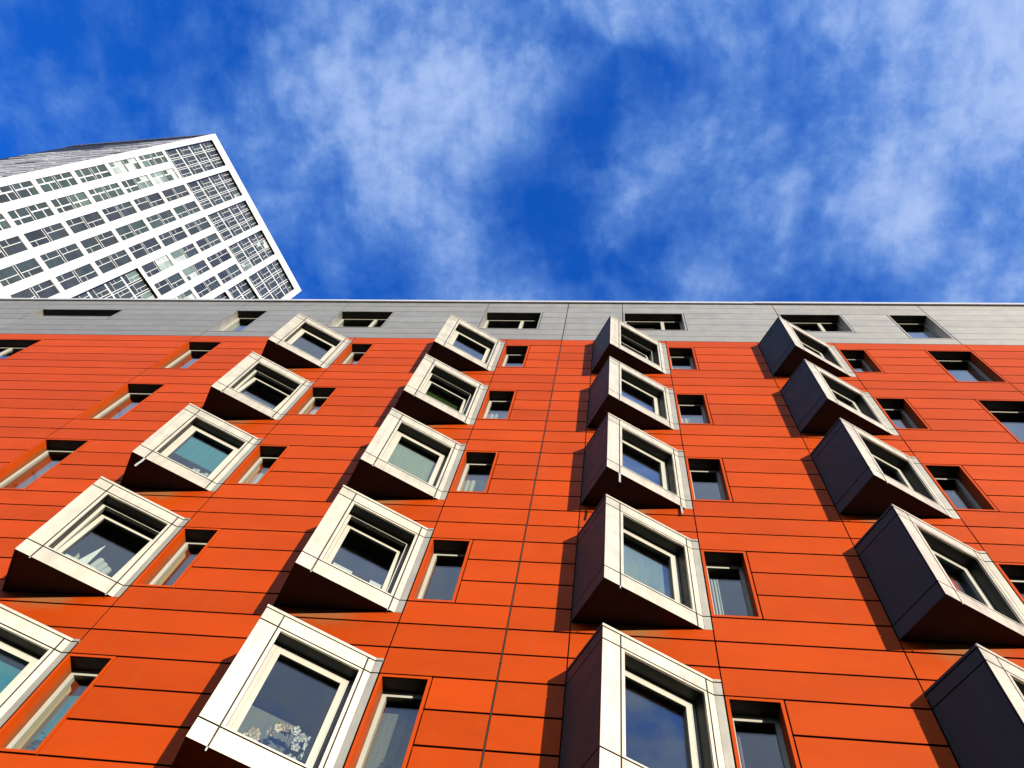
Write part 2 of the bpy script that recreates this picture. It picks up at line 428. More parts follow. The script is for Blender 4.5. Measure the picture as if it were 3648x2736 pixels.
# ---- bay windows ---------------------------------------------------
BX, BY, CX, DXR = .4216, -.7316, 1.702, 1.809
FL = math.hypot(CX - BX, BY); tx, ty = (CX - BX) / FL, -BY / FL
ANG = math.atan2(ty, tx)
def fr(s, y, z):    # front-face frame: s along the glass, y inwards
    return (BX + tx * s - ty * y, BY + ty * s + tx * y, z)
LS = math.hypot(BX, BY); sx, sy = BX / LS, BY / LS
def sd(s, y, z):    # left cheek: s from the wall outwards, y inwards
    return (sx * s - sy * y, sy * s + sx * y, z)
TOPZ, BOTZ, HZ, SZ = .245, -1.78, 0.0, -1.523
G = .0095
def bay_front():
    mb = MB(fr)
    cols = [(0.0, .237), (.237, 1.38), (1.38, FL)]
    rws = [(BOTZ, SZ), (SZ, HZ), (HZ, .203)]
    rn = random.Random(2)
    for i, (a, b) in enumerate(cols):
        for j, (c, d) in enumerate(rws):
            l = a + (G if i else 0); r = b - (G if i < 2 else 0)
            z0 = c + (G if j else 0); z1 = d - G
            if i == 1 and j == 1:
                mb.wall_holes(l, r, z0, z1, [(.288, 1.335, -1.492, -.036)], 0, .03)
            else:
                mb.box(l, r, 0, .025, z0, z1, rn.random(), .0015, True)
    mb.box(-.006, FL + .004, -.008, .05, .206, TOPZ)
    # return strip to the wall
    mb.xf = lambda a, b, c: (a, b, c)
    for c, d in rws: mb.box(CX + .002, DXR - .010, -.003, .03, c + (G if c > BOTZ else 0), d - G, .5, 0, True)
    mb.box(CX + .005, DXR - .010, -.010, .03, .206, TOPZ, .5)
    return mb.mesh('bay_window', M['bay'])
def bay_reveal():
    mb = MB(fr); mb.ring(.276, 1.347, -1.504, -.024, .012, .031, .20); return mb.mesh('reveal', M['reveal'])
def bay_side():
    mb = MB(sd)
    for c, d in [(BOTZ, SZ), (SZ, HZ), (HZ, .203)]:
        mb.box(.012, LS - .0285, 0, .025, c + (G if c > BOTZ else 0), d - G, .5)
    mb.box(.0, LS - .012, -.008, .05, .206, TOPZ, .5)
    return mb.mesh('side_panel', M['cheek'])
def inner_poly(ins):
    # triangle A-B-C pulled in
    return [(.02 + ins, 0.30), (.02 + ins, -.02), (BX + ins * .4, BY + ins * 1.25), (CX - .06, -.02), (CX - .06, .30)]
def bay_soffit():
    mb = MB()
    mb.prism([(.03, -.005), (BX + .012, BY + .035), (CX - .05, -.005)], BOTZ + .012, BOTZ + .06)
    return mb.mesh('soffit', M['soffit'])
def bay_core():
    mb = MB()
    mb.prism([(.035, -.002), (BX + .015, BY + .04), (CX - .06, -.002), (CX - .06, .28), (.035, .28)], TOPZ - .14, TOPZ - .045)      # head
    mb.prism([(.035, -.002), (BX + .015, BY + .04), (CX - .06, -.002), (CX - .06, .28), (.035, .28)], BOTZ + .065, BOTZ + .15)   # floor
    mb.xf = sd
    mb.box(.02, LS - .04, .03, .10, BOTZ + .16, TOPZ - .15)
    mb.xf = fr
    mb.wall_holes(.06, FL - .10, BOTZ + .16, TOPZ - .15, [(.335, 1.285, -1.445, -.084)], .275, .31)
    return mb.mesh('lining', M['plaster'])
def bay_dark():
    mb = MB(fr)
    for a, b, c, d in [(.01, FL - .02, BOTZ + .02, SZ - .02)]: mb.box(a, b, .028, .05, c, SZ + .03)
    mb.box(.01, FL - .02, .028, .05, HZ - .03, .2)
    mb.box(.01, .26, .028, .05, SZ + .031, HZ - .031); mb.box(1.36, FL - .02, .028, .05, SZ + .031, HZ - .031)
    mb.xf = sd
    mb.box(.005, LS - .03, .0265, .029, BOTZ + .02, .2)
    return mb.mesh('joint_backing', M['dark'])
def bay_frame():
    mb = MB(fr); mb.ring(.2885, 1.3345, -1.4915, -.0365, .05, .200, .27); return mb.mesh('frame', M['frame'])
SW, SH = 1.283 - .340, 1.443 - .088
def bay_sash():
    mb = MB(); mb.ring(0, SW, 0, SH, .072, -.004, .06); return mb.mesh('sash', M['frame'])
def bay_pane():
    mb = MB(); mb.box(.072, SW - .072, .024, .036, .072, SH - .072); return mb.mesh('pane', M['glass'])
def strip_mesh(L, wob):
    mb = MB(fr)
    n = max(1, int(L / .03)); z0 = BOTZ + .0; pts = [(z0 - L * i / n, .004 * math.sin(i * .55) * wob, .006 * math.sin(i * .4 + 1) * wob) for i in range(n + 1)]
    w = .008 if L < .06 else .017
    for (za, oa, ya), (zb, ob, yb) in zip(pts, pts[1:]):
        P = [(-w + oa, ya - .002, za), (w + oa, ya - .002, za), (w + ob, yb - .002, zb), (-w + ob, yb - .002, zb)]
        Q = [(a, b + .005, c) for a, b, c in P]
        for f in ([P[3], P[2], P[1], P[0]], Q, [P[0], P[1], Q[1], Q[0]], [P[1], P[2], Q[2], Q[1]], [P[2], P[3], Q[3], Q[2]], [P[3], P[0], Q[0], Q[3]]): mb.quad(f)
    return mb.mesh('joint_strip', M['strip'])
ME = {n: f() for n, f in dict(bay_window=bay_front, reveal=bay_reveal, side_panel=bay_side, soffit=bay_soffit, lining=bay_core, joint_backing=bay_dark, frame=bay_frame, sash=bay_sash, pane=bay_pane).items()}
def joint_profile(s):      # grey profile filling an upright joint of the front
    mb = MB(fr); mb.box(s - .004, s + .004, .006, .027, BOTZ + .005, .2)
    return mb.mesh('joint_profile', M['joint'])
JP = [joint_profile(.237), joint_profile(1.38)]
OPEN = {(1, 0), (3, 0), (1, 1), (3, 1), (0, 2)}      # (storey, column) with the sash tilted in
LONG = {(2, 0): ((.237, .30),), (2, 2): ((.237, .30), (1.38, .22)), (3, 2): ((.237, .05),), (2, 3): ((.237, .05),), (4, 1): ((.237, .05),)}
bayobj = {}
for (xa, xd, zb, zt, k, c) in bays:
    part = obj('bay_window', ME['bay_window'], FLATS, (xa, 0, zt - .245)); bayobj[(k, c)] = part
    for n in ('side_panel', 'reveal', 'soffit', 'lining', 'joint_backing', 'frame'): obj(n, ME[n], part)
    for me in JP: obj('joint_profile', me, part)
    tilt = math.radians(-6.8) if (k, c) in OPEN else 0
    hx = fr(.340, .205, -1.443)
    obj('sash', ME['sash'], part, hx, (tilt, 0, ANG)); obj('pane', ME['pane'], part, hx, (tilt, 0, ANG))
    for s, L in LONG.get((k, c), ((.237, .028), (1.38, .022))):
        me = copy_mesh(('strip', L), lambda: strip_mesh(L, 1.0 if L > .1 else .2))
        obj('joint_strip', me, part, (tx * s, ty * s, 0))

# ------------------------------------------------------------------ things behind the glass
def bay_world(k, c, s, y, z):
    p = fr(s, y, z); return (AX[c] + p[0], p[1], ZR - STOREY * k + p[2])
def curtain(name, mat, x0, x1, y, z0, z1, label, n=7, amp=.028, grp=None, cat='curtain'):
    mb = MB(); N = n * 8
    P = []
    for i in range(N + 1):
        t = i / N; P.append((x0 + (x1 - x0) * t, y + amp * math.sin(t * n * 2 * math.pi) * (1 + .3 * math.sin(5 * t))))
    M_ = 6
    for (xa, ya), (xb, yb) in zip(P, P[1:]):
        for j in range(M_):
            za, zb = z0 + (z1 - z0) * j / M_, z0 + (z1 - z0) * (j + 1) / M_
            ka, kb = 1.25 - .5 * j / M_, 1.25 - .5 * (j + 1) / M_
            mb.quad([(xa, y + (ya - y) * ka, za), (xb, y + (yb - y) * ka, za), (xb, y + (yb - y) * kb, zb), (xa, y + (ya - y) * kb, zb)])
    o = mb.build(name, mat)
    for f in o.data.polygons: f.use_smooth = True
    return tag(o, label, cat, grp)
def ztop(k): return ZR - STOREY * k
def wcurtain(k, c, a, b, dy, mat, label, zt=.16, n=5):
    return curtain('curtain', M[mat], DX[c] + a, DX[c] + b, .33 + dy, ztop(k) - 2.2, ztop(k) + zt - .62, label, n, .012)
wcurtain(1, 0, .14, .62, .04, 'curtain_white', 'white pleated curtain in the second narrow window of the column nearest the tower')
wcurtain(2, 0, .12, .62, .04, 'curtain_white', 'bright white curtain in the narrow window right of the bay with the teal blind')
wcurtain(1, 1, .06, .60, .04, 'curtain_white', 'white curtain in the narrow window right of the open green-lit bay')
wcurtain(2, 1, .06, .52, .04, 'curtain_cream', 'cream yellow curtain in the narrow window right of the pale green bay')
wcurtain(1, 2, .06, .50, .04, 'curtain_white', 'white curtain with a bright fold in the second narrow window of the middle-right column')
wcurtain(0, 2, .06, .60, .06, 'curtain_cream', 'cream curtain low in the top narrow window of the middle-right column')
wcurtain(3, 2, .04, .26, .06, 'curtain_white', 'white curtain gathered at the left jamb of the fourth narrow window', zt=.7)
wcurtain(4, 2, .06, .18, .08, 'curtain_purple', 'mauve curtain strip in the lowest narrow window of the middle-right column', n=2, zt=.7)
wcurtain(3, 1, .50, .62, .10, 'blind_grey', 'thin grey curtain pulled to the right jamb of the fourth narrow window', n=2, zt=.7)
wcurtain(0, 0, .20, .60, .06, 'curtain_cream', 'cream curtain at the bottom of the top narrow window nearest the tower')

def blind_bay(k, c, mat, z0, z1, label, y=.36, s0=.34, s1=1.28):
    mb = MB(lambda a, b, cc: bay_world(k, c, a, b, cc))
    mb.box(s0, s1, y, y + .004, z0, z1); mb.box(s0, s1, y - .01, y + .014, z0 - .02, z0 - .001)
    return tag(mb.build('roller_blind', mat), label, 'blind')
blind_bay(2, 0, M['blind_teal'], -.84, -.05, 'teal roller blind drawn three quarters down in the third bay of the first column')
blind_bay(4, 0, M['blind_teal'], -1.20, -.05, 'teal blue blind in the lowest bay at the left edge')
blind_bay(1, 1, M['blind_green'], -1.60, -.02, 'green blind behind the tilted sash of the second bay', y=.56)
blind_bay(2, 1, M['blind_pale'], -1.12, -.05, 'pale green blind in the third bay of the second column')
blind_bay(3, 3, M['blind_pink'], -1.40, -.10, 'pinkish blind filling the left half of the fourth bay at the right', s1=.86)
blind_bay(2, 3, M['blind_pink'], -1.42, -.50, 'low pinkish blind in the third bay at the right', s1=.9)
blind_bay(3, 2, M['blind_pale'], -.98, -.05, 'pale green blind in the fourth bay, beside the gathered white curtain', y=.37)
blind_bay(4, 1, M['blind_grey'], -1.55, -.62, 'grey green blind behind the orchids', y=.62, s0=.28, s1=1.0)
mb = MB(); mb.box(DX[0] + .06, DX[0] + .60, .40, .404, ztop(4) - 1.9, ztop(4) - .30)
tag(mb.build('roller_blind', M['blind_teal']), 'light teal blind in the lowest narrow window, behind the leafy plant', 'blind')
mb = MB(); mb.box(DX[1] + .06, DX[1] + .38, .40, .404, ztop(4) - 1.9, ztop(4) - .22)
tag(mb.build('roller_blind', M['blind_grey']), 'grey blind half across the lowest narrow window right of the orchids', 'blind')

# papers and boards on the inner sills
def sill_board(k, c, s0, s1, y, z0, z1, label, name='paper_sheet', cat='paper', mat='paper', lean=.02):
    mb = MB(lambda a, b, cc: bay_world(k, c, a, b + (cc - z0) * lean / max(.01, z1 - z0), cc))
    mb.box(s0, s1, y, y + .006, z0, z1); mb.box(s0 + .01, s1 - .03, y + .007, y + .012, z0, z1 - .025)
    return tag(mb.build(name, M[mat]), label, cat)
sill_board(3, 1, .44, .74, .30, -1.40, -1.06, 'long white paper sheet on the sill, left side of the tilted bay window')
sill_board(3, 1, 1.02, 1.20, .30, -1.40, -1.04, 'short white paper sheet on the sill, right side of the tilted bay window')
sill_board(3, 0, .44, .92, .295, -1.40, -1.17, 'white ledge board along the sill of the lower left bay', 'ledge_board', 'board')
# pointed white card and a row of rolled towels
mb = MB(lambda a, b, c: bay_world(3, 0, a, b, c))
mb.prism([(.52, .40), (.74, .40), (.74, .406), (.52, .406)], -1.42, -.90)
mb.v[-4:] = [bay_world(3, 0, .735, .40, -.62), bay_world(3, 0, .74, .40, -.62), bay_world(3, 0, .74, .406, -.62), bay_world(3, 0, .735, .406, -.62)]
tag(mb.build('folded_card', M['paper']), 'pale pointed card standing behind the glass of the lower left bay', 'card')
def roll(p, r, L, ax, mat, name, label, cat, n=12):
    mb = MB()
    ax = Vector(ax).normalized(); u = ax.orthogonal().normalized(); w = ax.cross(u)
    def P(t, rr, q): a = 2 * math.pi * t / n; return tuple(Vector(p) + u * math.cos(a) * rr + w * math.sin(a) * rr + ax * q)
    prof = [(r * .55, 0), (r * .9, .012), (r, .04), (r, L - .04), (r * .9, L - .012), (r * .55, L)]
    for (ra, qa), (rb, qb) in zip(prof, prof[1:]):
        for i in range(n): mb.quad([P(i, ra, qa), P(i + 1, ra, qa), P(i + 1, rb, qb), P(i, rb, qb)])
    mb.quad([P(i, r * .55, 0) for i in reversed(range(n))]); mb.quad([P(i, r * .55, L) for i in range(n)])
    o = mb.build(name, mat)
    for f in o.data.polygons: f.use_smooth = True
    return tag(o, label, cat)
for i, lb in enumerate(('left towel of three rolled ones on the sill of the lower left bay', 'middle towel of three rolled ones on the sill of the lower left bay', 'right towel of three rolled ones on the sill of the lower left bay')):
    roll(bay_world(3, 0, .80 + .085 * i, .38 + .02 * i, -1.43), .055, .55 - .03 * i, (0.05, .12, 1), M['curtain_white'], 'rolled_towel', 'white ' + lb, 'towel')
mb = MB(lambda a, b, c: bay_world(2, 0, a, b, c))
for i in range(5):
    a = .86 + .055 * i; mb.box(a, a + .06, .36 + .012 * (i % 2), .42, -1.42, -.98 + .05 * math.sin(i * 2.1))
tag(mb.build('crumpled_cloth', M['curtain_white']), 'white crumpled cloth below the teal blind of the third bay', 'cloth')
# orchids in the lowest bay of the second column
def orchid(name, k, c, s, y, z, path, mat, n, label, lean=0):
    root = empty(name, bay_world(k, c, s, y, z)); tag(root, label, 'orchid')
    base = Vector(root.location)
    def W(ds, dz, dy=0): return Vector(bay_world(k, c, s + ds, y + dy, z + dz)) - base
    pot = MB(); N = 14
    prof = [(.035, 0), (.05, .09), (.056, .09), (.056, .105), (.048, .105), (.045, .09)]
    for (ra, za), (rb, zb) in zip(prof, prof[1:]):
        for i in range(N):
            a, b = 2 * math.pi * i / N, 2 * math.pi * (i + 1) / N
            pot.quad([(ra * math.cos(a), ra * math.sin(a), za), (ra * math.cos(b), ra * math.sin(b), za), (rb * math.cos(b), rb * math.sin(b), zb), (rb * math.cos(a), rb * math.sin(a), zb)])
    pot.build('pot', M['pot'], root)
    st = MB(); pts = [W(*p) for p in path]
    fine = []
    for a, b in zip(pts, pts[1:]):
        for i in range(4): fine.append(a.lerp(b, i / 4))
    fine.append(pts[-1])
    for a, b in zip(fine, fine[1:]):
        d = (b - a).normalized(); u = d.orthogonal().normalized() * .004; w = d.cross(u).normalized() * .004
        for i in range(5):
            p0, p1 = 2 * math.pi * i / 5, 2 * math.pi * (i + 1) / 5
            f = lambda o, t: tuple(o + u * math.cos(t) + w * math.sin(t))
            st.quad([f(a, p0), f(a, p1), f(b, p1), f(b, p0)])
    st.build('stem', M['leaf'], root)
    lf = MB()
    for i in range(4):
        a = i * 1.7; d = Vector((math.cos(a), math.sin(a), 0)); sdv = Vector((-d.y, d.x, 0)) * .022
        q = [Vector((0, 0, .1)), d * .07 + Vector((0, 0, .15)), d * .15 + Vector((0, 0, .13))]
        lf.quad([tuple(q[0] - sdv * .4), tuple(q[0] + sdv * .4), tuple(q[1] + sdv), tuple(q[1] - sdv)]); lf.quad([tuple(q[1] - sdv), tuple(q[1] + sdv), tuple(q[2])])
    lf.build('leaf', M['leaf'], root)
    rn = random.Random(n * 7 + int(s * 100))
    nf = len(fine); out = (Vector(bay_world(k, c, s, y - 1, z)) - base).normalized()
    for i in range(n):
        p = fine[nf - 1 - int(i * nf * .62 / n)] + Vector((rn.uniform(-.03, .03), rn.uniform(-.03, .03), rn.uniform(-.035, .02)))
        nrm = (out + Vector((rn.uniform(-.6, .6), rn.uniform(-.4, .4), rn.uniform(-1.1, -.2)))).normalized()
        u = nrm.orthogonal().normalized(); w = nrm.cross(u)
        fl = MB(); R = rn.uniform(.042, .058)
        for j in range(5):
            a = 2 * math.pi * j / 5 + rn.uniform(-.15, .15); d = u * math.cos(a) + w * math.sin(a); e = nrm.cross(d)
            kx = 1.0 if j in (1, 4) else .72
            lft = nrm * .008
            fl.quad([tuple(p), tuple(p + d * R * .55 - e * R * .5 * kx + lft), tuple(p + d * R + lft * .4), tuple(p + d * R * .55 + e * R * .5 * kx + lft)])
        fo = fl.build('flower', mat, root)
        co = MB()
        for j in range(3):
            a = 2 * math.pi * j / 3; d = u * math.cos(a) + w * math.sin(a); e = nrm.cross(d)
            co.quad([tuple(p + nrm * .006), tuple(p + d * .009 - e * .005 + nrm * .012), tuple(p + d * .013 + nrm * .008), tuple(p + d * .009 + e * .005 + nrm * .012)])
        co.build('flower_core', M['petal_core'], fo)
    return root
orchid('potted_orchid', 4, 1, .74, .42, -1.60, [(0, .1), (-.01, .35), (.0, .62), (.06, .74), (.13, .76), (.20, .72)], M['petal_cream'], 9, 'tall cream orchid arching over the sill of the lowest bay, left of the white orchid')
orchid('potted_orchid', 4, 1, .52, .40, -1.60, [(0, .1), (-.01, .28), (.02, .46), (.07, .50), (.09, .44)], M['petal_cream'], 5, 'small cream orchid low in the left corner of the lowest bay')
orchid('potted_orchid', 4, 1, .95, .42, -1.60, [(.03, .1), (.02, .40), (-.01, .66), (.02, .76), (.08, .72), (.11, .58), (.12, .42), (.13, .28)], M['petal_white'], 15, 'white orchid with a drooping flower spray in the lowest bay')
orchid('potted_orchid', 4, 1, 1.06, .44, -1.60, [(.0, .1), (.0, .45), (.03, .72), (.08, .76), (.12, .64), (.12, .50)], M['petal_white'], 9, 'second white orchid behind the drooping one, nearest the right jamb')
def leafy(x, y, z, h, n, seed, label, spread=.16):
    root = empty('leafy_plant', (x, y, z)); tag(root, label, 'plant')
    pot = MB(); N = 14
    prof = [(.030, 0), (.040, .10), (.044, .10), (.044, .12), (.038, .12)]
    for (ra, za), (rb, zb) in zip(prof, prof[1:]):
        for i in range(N):
            a, b = 2 * math.pi * i / N, 2 * math.pi * (i + 1) / N
            pot.quad([(ra * math.cos(a), ra * math.sin(a), za), (ra * math.cos(b), ra * math.sin(b), za), (rb * math.cos(b), rb * math.sin(b), zb), (rb * math.cos(a), rb * math.sin(a), zb)])
    pot.build('pot', M['pot'], root)
    rn = random.Random(seed); lf = MB(); st = MB()
    for i in range(n):
        a = rn.uniform(0, 6.283); r = rn.uniform(.02, spread); zz = .12 + rn.uniform(.25, 1.) * h
        p = Vector((r * math.cos(a), r * math.sin(a) * .22, zz)); d = Vector((math.cos(a), math.sin(a) * .25, rn.uniform(-.7, .3))).normalized()
        L = rn.uniform(.06, .10); e = d.orthogonal().normalized() * L * .34; m_ = p + d * L * .5 + Vector((0, 0, .012)); t = p + d * L - Vector((0, 0, .015))
        lf.quad([tuple(p), tuple(m_ - e), tuple(t), tuple(m_ + e)])
        b0 = Vector((0, 0, .1)); w = Vector((.003, 0, 0)); v = Vector((0, .003, 0))
        st.quad([tuple(b0 - w), tuple(b0 + w), tuple(p + w), tuple(p - w)]); st.quad([tuple(b0 - v), tuple(b0 + v), tuple(p + v), tuple(p - v)])
    st.build('stem', M['leaf'], root); lf.build('foliage', M['leaf'], root)
leafy(DX[0] + .36, .345, ztop(4) - 1.50, .40, 46, 4, 'dark leafy plant on the sill in front of the light teal blind')
leafy(DX[1] + .36, .345, ztop(4) - 1.34, .30, 26, 9, 'small leafy plant in the lowest narrow window right of the orchids', .10)
# left column of tall windows: board, cloth and small lamp
for k, (zt, wh) in enumerate(((0, 'top orange'), (1, 'second orange'), (2, 'third orange'))):
    zz = ztop(k)
    mb = MB(); mb.box(-11.17, -11.14, .335, .62, zz - 1.85, zz - .15); mb.box(-11.14, -11.06, .345, .60, zz - 1.2, zz - 1.17); mb.box(-11.14, -11.06, .345, .60, zz - .7, zz - .67)
    tag(mb.build('shelf_board', M['wood']), 'brown wooden shelf side inside the %s tall window near the tower' % wh, 'shelf')
    mb = MB(); mb.prism([(-10.98, .36), (-10.5, .36), (-10.5, .38), (-10.98, .38)], zz - 1.95, zz - 1.5)
    mb.v[-4:] = [(-10.58, .36, zz - .95), (-10.5, .36, zz - .95), (-10.5, .38, zz - .95), (-10.58, .38, zz - .95)]
    tag(mb.build('hanging_cloth', M['curtain_white']), 'white pointed cloth hanging inside the %s tall window near the tower' % wh, 'cloth')
mb = MB(); mb.prism([(-10.95, .36), (-10.5, .36), (-10.5, .38), (-10.95, .38)], ZR + .86, ZR + 1.5)
mb.v[-4:] = [(-10.56, .36, ZR + 1.75), (-10.5, .36, ZR + 1.75), (-10.5, .38, ZR + 1.75), (-10.56, .38, ZR + 1.75)]
tag(mb.build('hanging_cloth', M['curtain_white']), 'white pointed cloth inside the tall window of the grey storey near the tower', 'cloth')

# ------------------------------------------------------------------ the white tower
TO = Vector((0, -6.837, 1.6)); TS = 1.10
P1 = Vector((-50.6, 8.249246593528479)); TD = Vector((.4539905, .8910065)); TN = Vector((.8910065, -.4539905))
W = 22.05
def slant(u, z):
    top = 98.5 - .152 * u
    if z <= 93: return z
    if z <= 98.5: return 93 + (z - 93) * (top - 93) / 5.5
    return top + (z - 98.5)
def tw(u, y, z):
    z = slant(u, z)
    return (TO.x + TS * (P1.x + TD.x * u - TN.x * y), TO.y + TS * (P1.y + TD.y * u - TN.y * y), TO.z + TS * z)
base = tw(0, 0, -1.6 / TS)
TOWER = empty('tower_block', (base[0], base[1], 0))
tag(TOWER, 'tall white residential tower with dense irregular window grids and a slanting roof line', 'tower')
def rel(mb_xf):
    return lambda a, b, c: tuple(Vector(mb_xf(a, b, c)) - Vector((base[0], base[1], 0)))
XT = rel(tw)
ZB = -1.6 / TS + .005
wins = []
CAMZ = 1.6
CAMR = Matrix(((.9920956567, -.0182489929, .1241498375), (.0311811898, -.9224855770, -.3847701829), (.1215481028, .3855999699, -.9146249089)))
def seen(u0, u1, z0, z1):
    """is any corner of the window above the roof line and inside the picture's left edge, from the photographer's spot"""
    for u in (u0, u1):
        for z in (z0, z1):
            p = Vector(tw(u, 0, z)) - TO
            t = (6.837 - .045) / p.y if p.y > 0 else None
            q = CAMR.transposed() @ p
            if t and p.z * t > CAPT - CAMZ - .05 and q.z < 0 and q.x / -q.z > -.70: return True
    return False
us = [(.68, 1.98), (2.735, 4.03), (4.785, 6.09), (6.84, 8.14), (8.89, 10.2), (10.95, 12.22), (13.0, 14.28), (15.03, 16.35)]
BOT = [54.36, 59.78, 65.2, 70.62, 76.04, 81.46]
big = [(.65, 4.10, 86.86, 98.4), (4.76, 8.18, 86.86, 98.4), (8.86, 12.27, 86.86, 98.4), (12.97, 16.37, 86.86, 98.4), (17.07, 21.35, 86.86, 98.4),
       (17.07, 21.35, 76.04, 80.85), (17.07, 21.35, 81.46, 86.26), (10.92, 14.28, 59.78, 70.0)]
for i, (a, b) in enumerate(us):
    for z in BOT:
        if i in (5, 6) and z < 70: continue
        if seen(a, b, z, z + 4.79): wins.append((a, b, z, z + 4.79, i))
wall = MB(XT)
holes = [w[:4] for w in wins] + big
xs = sorted({0, W, *[v for h in holes for v in h[:2]]}); zs = sorted({ZB, 93.0, 98.5, 100.0, *[v for h in holes for v in h[2:]]})
wall.wall(xs, zs, lambda x, z: not any(h[0] < x < h[1] and h[2] < z < h[3] for h in holes), 0, .42)
wall.build('wall', M['white'], TOWER)
rn = random.Random(11)
def halves(a, b, c, d, style, m):
    """pane rectangles of one storey-high window"""
    w, h = b - a, d - c
    if style == 0:
        s = a + w * .40; t = c + h * .36
        return [(a, s - m, c, t - m), (a, s - m, t + m, d), (s + m, b, c, d)]
    if style == 1:
        s = a + w * .60; t = c + h * .34
        return [(a, s - m, c, d), (s + m, b, c, t - m), (s + m, b, t + m, d)]
    s = a + w * (.40 if style == 2 else .58); t = c + h * .42; t2 = c + h * (.36 if style == 3 else .6)
    return [(a, s - m, c, t - m), (a, s - m, t + m, d), (s + m, b, c, t2 - m), (s + m, b, t2 + m, d)]
def tone_for(i, z):
    r = rn.random()
    if i < 2: return min(.95, max(.1, rn.gauss(.55, .13))) if r > .08 else .88
    if r < .025: return .97
    return max(.05, rn.gauss(.30, .07)) if i != 3 else max(.1, rn.gauss(.40, .06))
def tower_window(a, b, c, d, i):
    mb = MB(XT); pn = MB(XT); rects = []
    m = .065 if i < 2 else .03
    e = .03
    if b - a < 2:
        for q, (z0, z1) in enumerate(((c + e, c + 2.22), (c + 2.57, d - e))):
            st = rn.choice((2, 3, 2)) if i < 2 else rn.choice((0, 1))
            lit = rn.random() < (.16 if z0 > 74 or i > 5 else .03)
            base_t = tone_for(i, z0)
            for r in halves(a + e, b - e, z0, z1, st, m):
                rects.append(r + ((min(1, max(.04, base_t + rn.gauss(0, .05))) if not lit else rn.choice((.97, .97, .8, .62))),))
        rects.append((a + e, b - e, c + 2.29, c + 2.50, .12))
    else:
        n = max(1, round((d - c) / 2.72)); hh = (d - c) / n
        w = b - a
        for s in range(n):
            z0 = c + hh * s + (.03 if s == 0 else .12); z1 = c + hh * (s + 1) - (.03 if s == n - 1 else .12)
            o_ = rn.uniform(-.02, .02)
            cols = [(a + e, a + w * (.29 + o_)), (a + w * (.31 + o_), a + w * (.35 + o_)), (a + w * (.37 + o_), a + w * (.64 + o_)), (a + w * (.66 + o_), a + w * (.70 + o_)), (a + w * (.72 + o_), b - e)]
            zm = z0 + (z1 - z0) * .27
            for q, (l, r) in enumerate(cols):
                if q in (1, 3): rects.append((l, r, z0, z1, .13)); continue
                rects.append((l, r, z0, zm - .03, max(.05, rn.gauss(.3, .05))))
                lit = rn.random() < .09
                for rr in halves(l, r, zm + .03, z1, rn.choice((0, 1)), .025):
                    rects.append(rr + ((rn.choice((.95, .8, .6)) if lit else max(.05, rn.gauss(.30, .07))),))
    y0 = .07 if b - a < 2 else .27
    mb.wall_holes(a, b, c, d, [r[:4] for r in rects], y0, y0 + .06)
    for (l, r, z0, z1, t) in rects: pn.quad([(l - .01, y0 + .03, z0 - .01), (r + .01, y0 + .03, z0 - .01), (r + .01, y0 + .03, z1 + .01), (l - .01, y0 + .03, z1 + .01)], t)
    win = mb.build('window', M['tower_frame'], TOWER)
    pn.build('pane', M['tglass'], win)
for wdw in wins: tower_window(*wdw)
for j, b_ in enumerate(big): tower_window(*b_, 9)
# body behind the facade, receding louvred side, roof
P2 = Vector((-69.8856, 9.2639)); T2 = (P2 - P1).normalized(); L2 = (P2 - P1).length; N2 = Vector((T2.y, -T2.x)); 
if N2.y > 0: N2 = -N2
def tl(u, y, z):
    return (TO.x + TS * (P1.x + T2.x * u - N2.x * y), TO.y + TS * (P1.y + T2.y * u - N2.y * y), TO.z + TS * z)
XL = rel(tl)
side = MB(XL); side.quad([(.05, .06, ZB), (L2, .06, ZB), (L2, .06, 99.6), (.05, .06, 99.6)])
side.build('side_glazing', M['tdark'], TOWER)
lv = MB(XL); r2 = random.Random(4)
nfl = 16
for f in range(nfl):
    z0 = 97.6 - 2.71 * (f + 1)
    for q in range(4):
        zz = z0 + q * .68; u = -r2.random() * 2.2
        stepu = 9 if f > 2 else 5
        while u < L2:
            w = r2.uniform(2.2, 4.6)
            a, b = max(.06, u), min(L2 - .05, u + w)
            dark_top = f < 1 or (f < 3 and u > 9 - 3 * q) or u > 15.6 - .25 * f
            if b > a and not dark_top and r2.random() < .93:
                lv.box(a, b - .05, r2.choice((-.01, .01, .03)), .055, zz + .05, zz + .05 + r2.uniform(.34, .58))
            u += w
for zz in (99.2, 97.8): lv.box(.06, L2, -.03, .055, zz, zz + .16)
lv.box(.0, .30, -.01, .055, ZB, 99.7)
lv.build('louvre', M['slab'], TOWER)
P4 = P2 + TD * W
body = MB(lambda a, b, c: tuple(Vector((TO.x + TS * a, TO.y + TS * b, TO.z + TS * c)) - Vector((base[0], base[1], 0))))
q1, q2 = P1 - TN * .43, P1 + TD * W - TN * .43
body.v = []
corn = [(P1.x, P1.y, 0), (P1.x + TD.x * W, P1.y + TD.y * W, W), (P4.x, P4.y, W), (P2.x, P2.y, 0)]
inn = [(P1 - TN * .44 - N2 * .10), (P1 + TD * (W - .05) - TN * .44), P4, P2 - N2 * .10]
zt = [99.4, slant(W, 99.4), slant(W, 99.4), 99.4]
for i in range(4):
    j = (i + 1) % 4
    body.quad([(inn[i].x, inn[i].y, ZB), (inn[j].x, inn[j].y, ZB), (inn[j].x, inn[j].y, zt[j]), (inn[i].x, inn[i].y, zt[i])])
body.quad([(inn[i].x, inn[i].y, zt[i]) for i in range(4)])
body.build('core', M['white'], TOWER)

